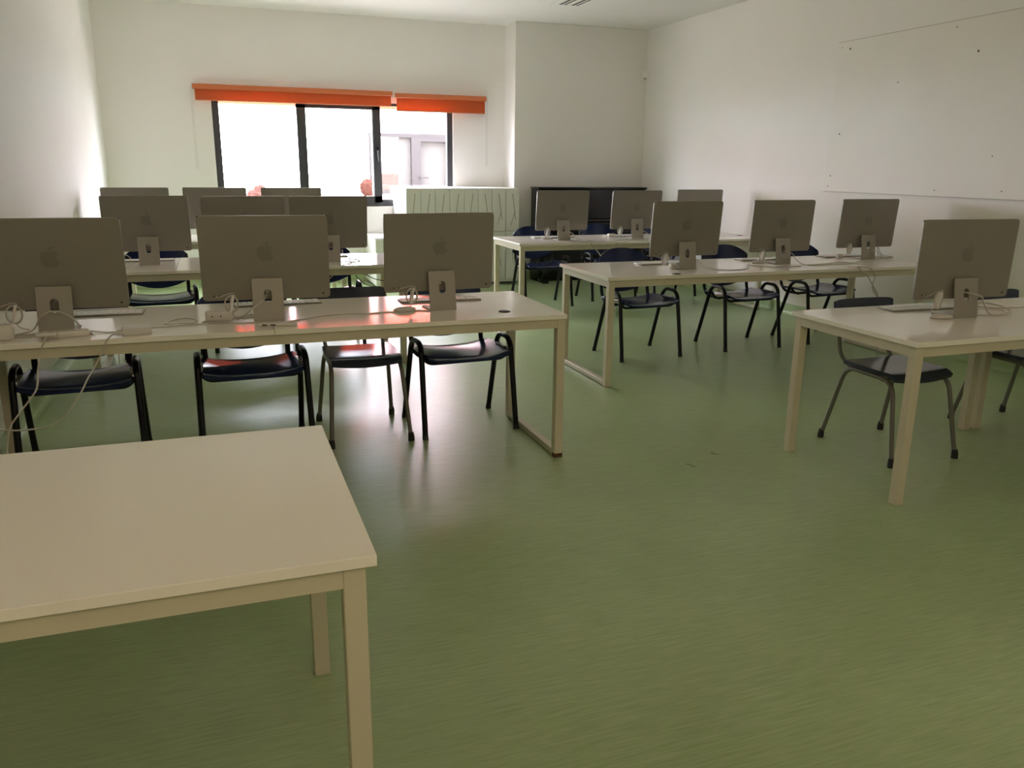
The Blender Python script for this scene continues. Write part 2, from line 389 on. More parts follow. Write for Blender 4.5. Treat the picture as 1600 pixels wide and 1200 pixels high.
# ------------------------------------------------------------------ outside
bm = new(); box(bm, -30, 30, YB+0.12, 45, -0.2, -0.02); struct('ground', bm, M_extground)
t = thing('building', 'pale building across the courtyard with a framed window', 'building')
bm = new(); box(bm, 2.30, 3.75, 13.0, 13.5, -0.02, 0.95); box(bm, 3.62, 4.6, 13.04, 13.5, -0.02, 2.45); box(bm, 2.30, 3.62, 13.04, 13.5, 1.86, 2.45); obj('wall', bm, M_ext, t)
bm = new(); box(bm, -6.0, 4.7, 13.04, 13.9, 2.45, 2.53); obj('canopy', bm, M_ext, t)
bm = new(); box(bm, -6.0, 4.7, 12.98, 13.03, 2.213, 2.62); obj('fascia', bm, M_fascia, t)
for x in (-4.6, -1.7, 1.24): bm = new(); box(bm, x, x+0.12, 13.04, 13.16, -0.02, 2.45); obj('column', bm, M_extcol, t)
fr = None
bm = new(); box(bm, 2.30, 3.62, 12.96, 13.04, 1.80, 1.86); box(bm, 2.30, 2.36, 12.96, 13.04, 0.95, 1.80); box(bm, 3.56, 3.62, 12.96, 13.04, 0.95, 1.8); box(bm, 2.30, 3.62, 12.96, 13.04, 0.95, 1.0)
box(bm, 2.96, 3.11, 12.95, 13.05, 1.0, 1.80); box(bm, 3.11, 3.56, 12.95, 13.05, 1.745, 1.80)
fr = obj('window_frame', bm, M_extframe, t)
bm = new(); box(bm, 2.36, 2.96, 13.05, 13.07, 1.0, 1.8); obj('window_pane', bm, M_ext, fr)
bm = new(); box(bm, 3.11, 3.56, 13.05, 13.07, 1.0, 1.745); obj('window_pane', bm, M_extglass, fr)
bm = new(); box(bm, 2.78, 2.95, 13.02, 13.048, 1.0, 1.8); obj('curtain', bm, M_extglass, fr)
bm = new(); box(bm, 2.42, 2.76, 13.02, 13.048, 1.0, 1.26); obj('lower_panel', bm, M_extpanel, fr)
bm = new(); tube(bm, rounded([(3.08, 12.95, 1.20), (3.08, 12.91, 1.20), (3.22, 12.91, 1.20)], 0.01), 0.01, 8); obj('window_handle', bm, M_extframe, fr)

def person(name, loc, h, shirt, label, rz=0.0, grp=None):
    k = h/1.2
    t = thing(name, label, 'person', loc, rz, grp)
    me = bpy.data.meshes.new('body')
    V = [(0, 0, .58), (0, 0, .70), (0, 0, .86), (0, 0, .93), (0, -.01, .99), (0, -.015, 1.07), (0, -.01, 1.13),
         (.12, 0, .86), (.16, 0, .70), (.15, -.05, .55), (.15, -.07, .49), (-.12, 0, .86), (-.16, 0, .70), (-.15, -.05, .55), (-.15, -.07, .49),
         (.07, 0, .54), (.08, -.01, .30), (.08, 0, .05), (.08, -.10, .02), (-.07, 0, .54), (-.08, -.01, .30), (-.08, 0, .05), (-.08, -.10, .02)]
    E = [(0, 1), (1, 2), (2, 3), (3, 4), (4, 5), (5, 6), (2, 7), (7, 8), (8, 9), (9, 10), (2, 11), (11, 12), (12, 13), (13, 14), (0, 15), (15, 16), (16, 17), (17, 18), (0, 19), (19, 20), (20, 21), (21, 22)]
    R = [.10, .095, .085, .04, .065, .085, .06, .045, .035, .028, .022, .045, .035, .028, .022, .06, .045, .03, .025, .06, .045, .03, .025]
    me.from_pydata([tuple(c*k for c in v) for v in V], E, [])
    sk = me.skin_vertices.new(name='') if hasattr(me.skin_vertices, 'new') else None
    o = obj('body', me, M_skin, t, False)
    md = o.modifiers.new('skin', 'SKIN')
    for i, sv in enumerate(o.data.skin_vertices[0].data):
        sv.radius = (R[i]*k, R[i]*k); sv.use_root = (i == 0)
    md2 = o.modifiers.new('sub', 'SUBSURF'); md2.levels = 2; md2.render_levels = 2
    bm = new(); lathe(bm, [(.13*k, .52*k), (.125*k, .60*k), (.12*k, .70*k), (.125*k, .80*k), (.12*k, .86*k), (.07*k, .905*k), (.05*k, .92*k)], sx=1.25, sy_=0.9); obj('shirt', bm, shirt, t, True)
    for s in (-1, 1):
        bm = new(); tube(bm, [(s*.13*k, 0, .88*k), (s*.165*k, 0, .74*k), (s*.168*k, -.02*k, .66*k)], [.058*k, .05*k, .046*k], 12); obj('sleeve', bm, shirt, t, True)
    bm = new()
    for s in (-1, 1): tube(bm, [(s*.065*k, 0, .58*k), (s*.08*k, -.005*k, .30*k), (s*.08*k, 0, .06*k)], [.085*k, .062*k, .05*k], 12)
    obj('trousers', bm, M_trouser, t, True)
    bm = new(); bmesh.ops.create_icosphere(bm, subdivisions=4, radius=1)
    for v in bm.verts:
        n = v.co.normalized(); d = 1+0.22*noise.noise(n*3.1+Vector(loc))+0.12*noise.noise(n*8+Vector(loc))
        front = max(0, -n.y)*(1 if n.z < 0.35 else 0)
        d *= 1-0.35*front
        v.co = Vector((n.x*.118*d, n.y*.112*d+.012, n.z*.125*d+1.085))*k
    obj('hair', bm, M_hair, t, True)
    return t
person('person', (2.11, 13.1-1.0, 0-.02), 1.20, M_yellow, 'person with curly reddish hair and a yellow top outside the window', 3.3)
person('person', (0.54, 12.2, -.02), 1.05, M_red, 'person with reddish hair low behind the left monitors, left of two', 2.8)
person('person', (0.66, 12.7, -.02), 1.10, M_red, 'person with reddish hair low behind the left monitors, right of two', 3.6)

# ------------------------------------------------------------------ cabinets along the back wall
def locker(x0, n, z1, y0, y1, label, slants, name='locker_cabinet', tiers=1):
    wdt = 0.1725
    t = thing(name, label, 'cabinet', (x0, y0, 0))
    x1 = n*wdt
    bm = new(); box(bm, 0.0, x1, 0.02, y1-y0, 0.03, z1-0.004, 0.004, 1); obj('carcass', bm, M_cab, t)
    bm = new(); box(bm, 0.02, x1-0.02, 0.04, y1-y0-0.02, 0, 0.03); obj('plinth', bm, M_slot, t)
    rows = [(0.07, 0.565)] if tiers == 1 else [(0.07, 0.63), (0.645, z1-0.004)]
    for ri, (za, zb) in enumerate(rows):
        for k in range(n):
            a, b_ = k*wdt+0.003, (k+1)*wdt-0.003
            top = (ri == len(rows)-1)
            rr = 0.035 if (top and k in (1, 3, 5, 6)) else 0.006
            ol = [(a, za), (b_, za), (b_, zb-rr)]
            ol += [(b_-rr+rr*math.cos(math.radians(q)), zb-rr+rr*math.sin(math.radians(q))) for q in range(0, 91, 15)]
            r0 = 0.035 if (top and k in (5, 6)) else 0.006
            ol += [(a+r0+r0*math.cos(math.radians(q)), zb-r0+r0*math.sin(math.radians(q))) for q in range(90, 181, 15)]
            me = to_xz(plate([ol], 0.009, 0.0015)); me.transform(Matrix.Translation((0, 0.01, 0)))
            d = obj('door', me, M_cab, t)
            # slanted groove handles cut across the door
            s = slants[k % len(slants)]; cx_ = (a+b_)/2
            bm = new()
            if ri == len(rows)-1 and tiers == 2:
                A = (cx_-0.012*s+0.01, zb-0.06); B = (A[0]+s*0.042, zb-0.37); tube(bm, [(A[0], -0.0005, A[1]), (B[0], -0.0005, B[1])], 0.0028, 6)
                tube(bm, [(A[0]+s*0.028, -0.0005, zb-0.28), (A[0]-s*0.018, -0.0005, zb-0.43)], 0.0022, 6)
            else:
                A = (cx_+0.015, zb-0.12); tube(bm, catmull([(A[0], -0.0005, A[1]), (A[0]-s*0.015, -0.0005, A[1]-0.14), (A[0]+s*0.012, -0.0005, A[1]-0.28)], 4), 0.0024, 6)
            obj('groove', bm, M_groove, d)
    return t
locker(2.072, 8, 1.142, 9.40, 10.135, 'tall white cabinet of eight narrow doors with slanted grooves below the window', [-1, -1, -1, -1, -1, 1, 1, 1], tiers=2)
locker(1.705, 2, 0.585, 9.40, 10.135, 'low white cabinet left of the tall one under the window', [1, -1], tiers=1)

# upright piano
t = thing('upright_piano', 'black upright piano against the far wall behind blue chairs', 'piano', (3.735, 9.75, 0))
W = 1.465
bm = new(); box(bm, 0, 0.035, -0.25, 0, 0, 1.125, 0.003, 1); box(bm, W-0.035, W, -0.25, 0, 0, 1.125, 0.003, 1); box(bm, 0.03, W-0.03, -0.03, 0, 0.05, 1.12); obj('case', bm, M_piano, t)
bm = new(); box(bm, -0.012, W+0.012, -0.265, 0.005, 1.125, 1.148, 0.005); obj('top_lid', bm, M_piano, t, True)
bm = new(); box(bm, 0.035, W-0.035, -0.235, -0.22, 0.76, 1.12, 0.003, 1); obj('upper_panel', bm, M_piano, t)
bm = new(); box(bm, 0.035, W-0.035, -0.245, -0.22, 0.10, 0.60, 0.003, 1); obj('lower_panel', bm, M_piano, t)
bm = new(); box(bm, 0.0, W, -0.47, -0.22, 0.60, 0.65, 0.004); box(bm, 0.0, 0.05, -0.46, -0.22, 0.65, 0.73, 0.01); box(bm, W-0.05, W, -0.46, -0.22, 0.65, 0.73, 0.01); obj('keybed', bm, M_piano, t, True)
bm = new(); box(bm, 0.05, W-0.05, -0.44, -0.22, 0.70, 0.722, 0.008); tube(bm, [(0.05, -0.435, 0.725), (W-0.05, -0.435, 0.725)], 0.008, 8); obj('fallboard', bm, M_piano, t, True)
bm = new(); box(bm, 0.05, W-0.05, -0.238, -0.232, 0.742, 0.748); obj('hinge_strip', bm, M_chrome, t)
for x in (0.0, W-0.06):
    bm = new(); box(bm, x, x+0.06, -0.45, -0.39, 0.06, 0.60, 0.006); obj('leg', bm, M_piano, t, True)
bm = new(); box(bm, 0.0, 0.07, -0.47, -0.2, 0, 0.06, 0.006); box(bm, W-0.07, W, -0.47, -0.2, 0, 0.06, 0.006); box(bm, 0.07, W-0.07, -0.25, -0.2, 0.0, 0.10, 0.004); obj('toe_block', bm, M_piano, t, True)
for k in range(3):
    bm = new(); box(bm, W/2-0.12+k*0.09, W/2-0.08+k*0.09, -0.33, -0.24, 0.05, 0.06, 0.004); obj('pedal', bm, M_chrome, t, True)

# ------------------------------------------------------------------ desks
TZ, TT = 0.722, 0.022
def desk(name, label, x0, x1, y0, y1, joints=(), sled=True, legx=None, loc_leg=0.042, grommets=(), group=None, wear=False):
    t = thing(name, label, 'desk', ((x0+x1)/2, (y0+y1)/2, 0), 0, group)
    ox, oy = (x0+x1)/2, (y0+y1)/2
    xs = [x0, *joints, x1]
    for a, b_ in zip(xs, xs[1:]):
        bm = new(); box(bm, a-ox+(0.0008 if a != x0 else 0), b_-ox-(0.0008 if b_ != x1 else 0), y0-oy, y1-oy, TZ-TT, TZ, 0.0016, 2); tt = obj('tabletop', bm, M_top, t)
    L = loc_leg; in_ = 0.018
    lx0, lx1 = (legx or (x0+in_, x1-in_))
    fx0, fx1 = x0+in_, x1-in_
    fy0, fy1 = y0+in_, y1-in_
    bm = new(); zr0, zr1 = TZ-TT-0.045, TZ-TT-0.004
    for ya in (fy0, fy1-0.03):
        for xa, xb in ([(fx0, lx0)] if lx0-fx0 > 0.01 else [])+[(lx0+L, lx1-L)]:
            box(bm, xa-ox, xb-ox, ya-oy+0.001, ya+0.03-oy-0.001, zr0, zr1)
    for xa in (lx0, lx1-L): box(bm, xa-ox+0.001, xa+L-ox-0.001, fy0+L-oy, fy1-L-oy, zr0, zr1)
    box(bm, fx0+0.05-ox, fx1-0.05-ox, fy0+0.03-oy, fy1-0.03-oy, zr1, TZ-TT)
    obj('frame', bm, M_steel, t)
    for lx in (lx0, lx1-L):
        for ly in (fy0, fy1-L):
            bm = new(); box(bm, lx-ox, lx+L-ox, ly-oy, ly+L-oy, 0.0, zr1, 0.002, 1); obj('leg', bm, M_steel, t)
        if sled:
            bm = new(); box(bm, lx-ox+0.002, lx+L-ox-0.002, fy0+L-oy, fy1-L-oy, 0.004, 0.034, 0.002, 1); obj('foot_bar', bm, M_steel, t)
    if wear:
        bm = new(); box(bm, lx1-L-ox-0.0006, lx1-ox+0.0006, fy0-oy-0.0006, fy0+0.03-oy, 0.0, 0.022); obj('scuffed_corner', bm, M_wear, t)['label'] = 'rusty scuffed corner'
    for gx, gy in grommets:
        bm = new(); lathe(bm, [(0.028, 0), (0.028, 0.0025), (0.022, 0.003)], (gx-ox, gy-oy, TZ), 24); obj('grommet', bm, M_hole, t)
    return t
desk('desk', 'empty cream desk with plain legs nearest the camera at lower left', -1.03, 0.228, 1.34, 2.14, sled=False)
desk('bench_desk', 'front left white bench desk with three silver computers', -1.04, 1.538, 3.51, 4.285, joints=(0.2,), legx=(-1.0, 1.538), grommets=((1.275, 3.664),), group='long bench desks', wear=True)
desk('bench_desk', 'second left white bench desk behind the front left one', -1.04, 1.262, 5.70, 6.48, joints=(-0.262,), legx=(-0.81, 1.244), group='long bench desks')
desk('bench_desk', 'farthest left white bench desk near the window', -1.04, 1.15, 7.78, 8.56, joints=(0.0,), legx=(-0.8, 1.13), group='long bench desks')
desk('bench_desk', 'middle right white bench desk with three silver computers', 2.31, 4.95, 4.65, 5.44, joints=(3.665,), grommets=((2.835, 4.706),), group='long bench desks')
desk('bench_desk', 'farthest right white bench desk in front of the piano', 2.55, 5.20, 6.93, 7.72, joints=(3.9,), grommets=((5.12, 7.30),), group='long bench desks')
desk('desk', 'cream desk with plain legs at right under the nearest computer', 2.648, 3.903, 2.50, 3.295, sled=False)
desk('desk', 'cream desk at the right edge of the photo, butted against the other', 3.907, 5.16, 2.50, 3.295, sled=False)

# ------------------------------------------------------------------ computers
def svg_cubics(start, segs, n=8):
    p = start; out = [p]
    for s in segs:
        c1 = (p[0]+s[0], p[1]+s[1]); c2 = (p[0]+s[2], p[1]+s[3]); e = (p[0]+s[4], p[1]+s[5])
        for k in range(1, n+1):
            t_ = k/n; u = 1-t_
            out.append((u**3*p[0]+3*u*u*t_*c1[0]+3*u*t_*t_*c2[0]+t_**3*e[0], u**3*p[1]+3*u*u*t_*c1[1]+3*u*t_*t_*c2[1]+t_**3*e[1]))
        p = e
    return out
body_ol = svg_cubics((12.152, 6.896), [(-.948, 0, -2.415, -1.078, -3.96, -1.04), (-2.04, .027, -3.91, 1.183, -4.961, 3.014), (-2.117, 3.675, -.546, 9.103, 1.519, 12.09),
    (1.013, 1.454, 2.208, 3.09, 3.792, 3.039), (1.52, -.065, 2.09, -.987, 3.935, -.987), (1.831, 0, 2.35, .987, 3.96, .948), (1.637, -.026, 2.676, -1.48, 3.676, -2.948),
    (1.156, -1.688, 1.636, -3.325, 1.662, -3.415), (-.039, -.013, -3.182, -1.221, -3.22, -4.857), (-.026, -3.04, 2.48, -4.494, 2.597, -4.559), (-1.429, -2.09, -3.623, -2.324, -4.39, -2.376), (-2, -.156, -3.675, 1.09, -4.61, 1.09)])[:-1]
leaf_ol = svg_cubics((15.53, 3.83), [(.843, -1.012, 1.4, -2.427, 1.245, -3.83), (-1.207, .052, -2.662, .805, -3.532, 1.818), (-.78, .896, -1.454, 2.338, -1.273, 3.714), (1.338, .104, 2.715, -.688, 3.559, -1.701)])[:-1]
sc = 0.088/24
PW, PH, ZC, DY = 0.547, 0.3708, 0.2728, 0.054
_proto = {}
def computer_proto():
    t = thing('desktop_computer', 'x', 'computer')
    # stand: leaning riser with a cable hole, and the flat foot under the screen
    hole = [(0.0165*math.cos(math.radians(a)), 0.108+(0.012 if math.sin(math.radians(a)) > 0 else -0.012)+0.0165*math.sin(math.radians(a))) for a in range(0, 360, 15)]
    me = to_xz(plate([rrect(-0.066, 0.066, 0.0, 0.186, 0.004, 3), hole], 0.004, 0.001))
    me.transform(Matrix.Rotation(math.radians(-9), 4, 'X')); me.transform(Matrix.Translation((0, 0.006, 0.0015)))
    st = obj('stand', me, M_stand, t)
    me = plate([rrect(-0.066, 0.066, 0.002, 0.147, 0.006, 4)], 0.0025, 0.001); me.transform(Matrix.Translation((0, 0, 0.0027)))
    obj('stand_foot', me, M_stand, t)
    bm = new(); box(bm, -0.058, 0.058, 0.038, 0.052, 0.152, 0.176, 0.004); obj('hinge', bm, M_alu, t)
    # screen body, built upright about its own centre, tilted when placed
    me = to_xz(plate([rrect(-PW/2, PW/2, -PH/2, PH/2, 0.018, 8)], 0.0058, 0.0014))
    p = obj('screen_body', me, M_alu, t)
    bm = new(); box(bm, -PW/2+0.002, PW/2-0.002, 0.0058, 0.0066, -PH/2+0.065, PH/2-0.002, 0.0003, 1); obj('screen', bm, M_glass_b, p)
    lg = plate([[( (x-12)*sc, -(y-12.3)*sc) for x, y in body_ol]], 0.0004); lg = to_xz(lg)
    lg.transform(Matrix.Translation((0, -0.0061, 0.030))); l1 = obj('logo', lg, M_logo, p)
    lf = to_xz(plate([[( (x-12)*sc, -(y-12.3)*sc) for x, y in leaf_ol]], 0.0004)); lf.transform(Matrix.Translation((0, -0.0061, 0.030)))
    # leaf joined into the same emblem
    b2 = bmesh.new(); b2.from_mesh(l1.data); b2.from_mesh(lf); b2.to_mesh(l1.data); b2.free(); bpy.data.meshes.remove(lf)
    bm = new(); lathe(bm, [(0.0045, 0), (0.0045, 0.001)], seg=14); bmesh.ops.transform(bm, matrix=Matrix.Translation((0.243, -0.0068, -0.165)) @ Matrix.Rotation(-math.pi/2, 4, 'X'), verts=bm.verts)
    obj('power_button', bm, M_hole, p)
    for k in range(2):
        me = to_xz(plate([rrect(-0.232+k*0.022, -0.222+k*0.022, -0.1655, -0.1615, 0.0018, 3)], 0.0004)); me.transform(Matrix.Translation((0, -0.0061, 0))); obj('port', me, M_hole, p)
    bm = new(); lathe(bm, [(0.008, 0), (0.008, 0.007), (0.006, 0.008)], seg=16); bmesh.ops.transform(bm, matrix=Matrix.Translation((0, -0.0058, -0.145)) @ Matrix.Rotation(math.pi/2, 4, 'X'), verts=bm.verts)
    obj('power_connector', bm, M_white, p, True)
    return t
CP = computer_proto()
first = [True]
def computer(x, y, yaw, tilt, label, group):
    t = CP if first[0] else copy_tree(CP)
    first[0] = False
    t.location = (x, y, TZ); t.rotation_euler = (0, 0, math.radians(yaw)); t['label'] = label; t['group'] = group
    for ch in t.children:
        if ch.name.startswith('screen_body'):
            ch.location = (0, DY, ZC); ch.rotation_euler = (math.radians(tilt), 0, 0)
    return t
gA, gB = 'silver desktop computers on the left benches', 'silver desktop computers on the right benches'
COMP = {
 'A': (-0.640, 3.692, -2.6, 5.3, 'leftmost silver computer of the front left row, cut by the photo edge', gA),
 'B': (0.194, 3.726, -3.0, 4.3, 'middle silver computer of the front left row', gA),
 'C': (1.007, 3.783, 3.6, 4.6, 'right-hand silver computer of the front left row, beside the aisle', gA),
 'D': (-0.438, 6.055, -1.9, 3.0, 'leftmost silver computer on the second left bench', gA),
 'E': (0.189, 5.95, -0.8, 3.8, 'middle silver computer on the second left bench, mostly hidden', gA),
 'F': (0.765, 5.95, 2.6, 6.5, 'right-hand silver computer on the second left bench', gA),
 'G': (-0.638, 7.96, 1.2, 3.3, 'leftmost silver computer on the farthest left bench, top edge showing', gA),
 'H': (0.019, 8.055, -0.3, 3.6, 'middle silver computer on the farthest left bench, top edge showing', gA),
 'I': (0.693, 8.02, -0.5, 3.9, 'right-hand silver computer on the farthest left bench, before the window', gA),
 'J': (3.330, 2.885, -3.8, 1.3, 'nearest right silver computer, on the desk with plain legs', gB),
 'K': (3.036, 4.89, 1.6, 4.2, 'left-hand silver computer on the middle right bench', gB),
 'L': (3.900, 4.99, 2.6, 3.5, 'middle silver computer on the middle right bench', gB),
 'M': (4.780, 5.10, 1.0, 3.9, 'right-hand silver computer on the middle right bench, by the wall', gB),
 'N': (3.105, 7.21, 3.4, 5.0, 'left-hand silver computer on the farthest right bench', gB),
 'O': (3.890, 7.22, 2.3, 6.0, 'middle silver computer on the farthest right bench', gB),
 'P': (4.769, 7.50, 1.3, 4.1, 'right-hand silver computer on the farthest right bench, by the corner', gB)}
COBJ = {k: computer(*a) for k, a in COMP.items()}

# ------------------------------------------------------------------ keyboards, mice, adapters, coiled cables
kb_first = [None]
def keyboard(x, y, rz, label, white=False):
    if kb_first[0] is None:
        t = thing('keyboard', label, 'keyboard', (x, y, TZ), rz, 'slim keyboards on the desks')
        bm = new(); box(bm, -0.209, 0.209, -0.0575, 0.0575, 0.0, 0.0075, 0.003, 2); obj('case', bm, M_alu, t, True)
        bm = new()
        for r in range(5):
            nk = 13 if r else 14
            if r == 0:
                cols = [(-0.202, -0.135), (-0.131, -0.105), (-0.101, -0.07), (-0.066, 0.066), (0.07, 0.101), (0.105, 0.131), (0.135, 0.202)]
            else:
                cols = [(-0.202+i*0.404/nk, -0.202+(i+1)*0.404/nk-0.003) for i in range(nk)]
            for a, b_ in cols: box(bm, a, b_, -0.052+r*0.021, -0.052+r*0.021+0.018, 0.0075, 0.0098)
        obj('keys', bm, M_keys, t)
        kb_first[0] = t
    else:
        t = copy_tree(kb_first[0]); t.location = (x, y, TZ); t.rotation_euler = (0, 0, rz); t['label'] = label
    return t
keyboard(-0.55, 4.11, math.radians(-2), 'slim keyboard behind the leftmost computer of the front left row')
keyboard(0.262, 4.19, math.radians(2), 'slim keyboard behind the middle computer of the front left row')
keyboard(1.065, 4.085, math.radians(-1), 'slim keyboard behind the right-hand computer of the front left row')
keyboard(3.325, 3.165, math.radians(-2), 'slim keyboard behind the nearest right computer')
keyboard(3.04, 5.25, math.radians(2), 'slim keyboard behind the left-hand computer of the middle right bench')
keyboard(3.93, 5.30, math.radians(0), 'slim keyboard behind the middle computer of the middle right bench')
keyboard(4.72, 5.345, math.radians(3), 'slim keyboard behind the right-hand computer of the middle right bench')
keyboard(3.10, 7.50, math.radians(0), 'slim keyboard behind the left-hand computer of the farthest right bench')
keyboard(3.87, 7.52, math.radians(0), 'slim keyboard behind the middle computer of the farthest right bench')
keyboard(-0.50, 6.33, math.radians(0), 'slim keyboard behind the leftmost computer of the second left bench')
keyboard(0.72, 6.32, math.radians(0), 'slim keyboard behind the right-hand computer of the second left bench')

ms_first = [None]
def mouse(x, y, rz, label):
    if ms_first[0] is None:
        t = thing('computer_mouse', label, 'mouse', (x, y, TZ), rz, 'white oval mice on the desks')
        bm = new(); lathe(bm, [(0.90, 0), (0.93, 0.0015), (0.94, 0.003)], seg=28, sx=0.057, sy_=0.029); obj('base', bm, M_alu, t, True)
        bm = new(); lathe(bm, [(0.955, 0.003), (1.0, 0.0065), (0.97, 0.010), (0.85, 0.015), (0.6, 0.0195), (0.3, 0.0215), (0.05, 0.022)], seg=28, sx=0.057, sy_=0.029); obj('shell', bm, M_white, t, True)
        ms_first[0] = t
    else:
        t = copy_tree(ms_first[0]); t.location = (x, y, TZ); t.rotation_euler = (0, 0, rz); t['label'] = label
    return t
mouse(0.822, 3.812, 0.15, 'white oval mouse on the front left bench beside the right-hand computer')
mouse(3.205, 2.915, -0.25, 'white oval mouse beside the nearest right computer')
mouse(2.985, 7.36, 0.1, 'white oval mouse beside the left-hand computer of the farthest right bench')
mouse(3.76, 5.10, 0.0, 'white oval mouse beside the middle computer of the middle right bench')

def cable(pts, label, name='loose_cable', r=0.0024, m=None, cat='cable', group=None, sm=5, of=None):
    bm = new(); tube(bm, catmull(pts, sm), r, 6)
    if of:
        root = COBJ[of]; o = obj('power_cord', bm, m or M_cable, None, True)
        o.parent = root; o.matrix_parent_inverse = (Matrix.Translation(root.location) @ Matrix.Rotation(root.rotation_euler.z, 4, 'Z')).inverted()
        return o
    o = obj(name, bm, m or M_cable, None, True); return tag(o, label, cat, group)
def coil(x, y, z, rz, port, label, rad=0.033, tail=None):
    t = thing('coiled_cable', label, 'cable', (x, y, z), rz, 'banded cable coils at the computer backs')
    bm = new(); pts = []
    turns = 3
    for i in range(turns*24+1):
        a = 2*math.pi*i/24; rr = rad*(1+0.05*math.sin(a*0.37)); pts.append((rr*math.cos(a)*0.85, -0.006+0.004*i/24, rr*1.1*math.sin(a)))
    tube(bm, pts, 0.0027, 6)
    pl = Matrix.Rotation(-rz, 4, 'Z') @ (Vector(port)-Vector((x, y, z)))
    tube(bm, catmull([pl, pl+Vector((0, -0.018, -0.004)), Vector((rad*0.1, -0.008, rad*1.45)), Vector((rad*0.5, -0.006, rad*0.9))], 5), 0.0022, 6)
    if tail:
        tl = [Matrix.Rotation(-rz, 4, 'Z') @ (Vector(q)-Vector((x, y, z))) for q in tail]
        tube(bm, catmull([Vector((0, 0.004, -rad*1.1))]+tl, 5), 0.0022, 6)
    obj('coil', bm, M_cable, t, True)
    bm = new(); box(bm, -rad*0.16, rad*0.16, -0.011, 0.011, -rad*1.18, rad*1.18, 0.002); 
    b = obj('band', bm, M_paper, t); b.rotation_euler = (0, math.radians(12), 0)
    return t
def port_of(k):
    x, y, yaw, tilt = COMP[k][:4]; a = math.radians(yaw); tl = math.radians(tilt)
    lx, lz = -0.215, -0.163; ly = DY - 0.006*math.cos(tl) - lz*math.sin(tl)
    return (x+lx*math.cos(a)-ly*math.sin(a), y+lx*math.sin(a)+ly*math.cos(a), TZ+ZC+lz*math.cos(tl))
names = {'A': 'leftmost computer of the front left row', 'B': 'middle computer of the front left row', 'C': 'right-hand computer of the front left row', 'J': 'nearest right computer',
         'K': 'left-hand computer of the middle right bench', 'L': 'middle computer of the middle right bench', 'M': 'right-hand computer of the middle right bench',
         'N': 'left-hand computer of the farthest right bench', 'O': 'middle computer of the farthest right bench', 'D': 'leftmost computer of the second left bench'}
DT = TZ+0.0026
for k, pos, tail in (('B', (0.040, 3.762, 0.800), [(0.05, 3.77, 0.745), (0.09, 3.80, DT), (0.14, 3.84, DT)]), ('C', (0.855, 3.80, 0.796), [(0.85, 3.80, 0.75), (0.845, 3.808, 0.743)]),
                     ('J', (3.140, 2.885, 0.815), [(3.12, 2.90, 0.77), (3.15, 2.92, 0.742)]), ('K', (2.868, 4.92, 0.795), [(2.87, 4.95, 0.74), (2.90, 5.0, DT)]),
                     ('L', (3.735, 5.03, 0.783), [(3.74, 5.07, 0.75), (3.75, 5.09, 0.742)]), ('M', (4.625, 5.15, 0.800), [(4.63, 5.20, 0.74), (4.66, 5.24, DT)]),
                     ('N', (2.945, 7.25, 0.795), [(2.95, 7.3, 0.75), (2.975, 7.345, 0.742)]), ('O', (3.715, 7.26, 0.795), [(3.72, 7.3, 0.74), (3.74, 7.34, DT)]),
                     ('A', (-0.79, 3.73, 0.80), [(-0.78, 3.76, 0.74), (-0.76, 3.80, DT)])):
    coil(*pos, 0.25, port_of(k), 'banded white coil hanging at the '+names[k], tail=tail)

sa_first = [None]
def adapter(x, y, w_, d_, h_, rz, label, holes=2, name='socket_adapter'):
    t = thing(name, label, 'socket', (x, y, TZ), rz, 'white socket blocks on the desks')
    bm = new(); box(bm, -w_/2, w_/2, -d_/2, d_/2, 0, h_, min(w_, d_, h_)*0.28, 3); obj('housing', bm, M_white, t, True)
    for i in range(holes):
        hx = (i-(holes-1)/2)*w_*0.33
        bm = new(); lathe(bm, [(0.0034, 0), (0.0034, 0.0012)], seg=10); bmesh.ops.transform(bm, matrix=Matrix.Translation((hx-w_*0.08, -d_/2-0.0006, h_*0.52)) @ Matrix.Rotation(-math.pi/2, 4, 'X'), verts=bm.verts)
        obj('socket_hole', bm, M_hole, t)
    return t
adapter(-0.016, 3.775, 0.112, 0.045, 0.052, -0.05, 'white block with two dark socket holes beside the middle front computer')
adapter(2.955, 4.955, 0.052, 0.04, 0.040, 0.1, 'white socket block by the left-hand computer of the middle right bench')
adapter(3.79, 5.11, 0.05, 0.04, 0.036, -0.1, 'white socket block by the middle computer of the middle right bench')
adapter(4.60, 5.22, 0.046, 0.04, 0.036, -0.2, 'white socket block by the right-hand computer of the middle right bench')
adapter(3.71, 7.44, 0.075, 0.045, 0.032, 0, 'white socket block by the middle computer of the farthest right bench', 3)
adapter(-0.835, 3.60, 0.125, 0.05, 0.062, 0.1, 'white socket block at the left photo edge on the front bench', 2)
# flat strip lying in front of the middle computer, plug bar in front of the leftmost one
t = thing('power_strip', 'flat white power strip lying in front of the middle front computer', 'power strip', (0.222, 3.60, TZ), -0.14)
bm = new(); box(bm, -0.082, 0.082, -0.018, 0.018, 0, 0.016, 0.007, 3); obj('housing', bm, M_white, t, True)
for hx in (-0.055, -0.02):
    bm = new(); box(bm, hx-0.011, hx+0.011, -0.0192, -0.0172, 0.005, 0.011, 0.0008, 1); obj('socket_hole', bm, M_hole, t)
t = thing('power_strip', 'white power strip lying in front of the leftmost front computer', 'power strip', (-0.595, 3.60, TZ), 0.22)
bm = new(); box(bm, -0.085, 0.085, -0.024, 0.024, 0, 0.026, 0.006, 2); obj('housing', bm, M_white, t, True)
bm = new(); box(bm, -0.105, -0.03, -0.065, -0.015, 0.018, 0.032, 0.006, 2); obj('plug', bm, M_white, t, True)
t = thing('power_adapter', 'square white power adapter near the leftmost front computer', 'adapter', (-0.335, 3.60, TZ), 0.12)
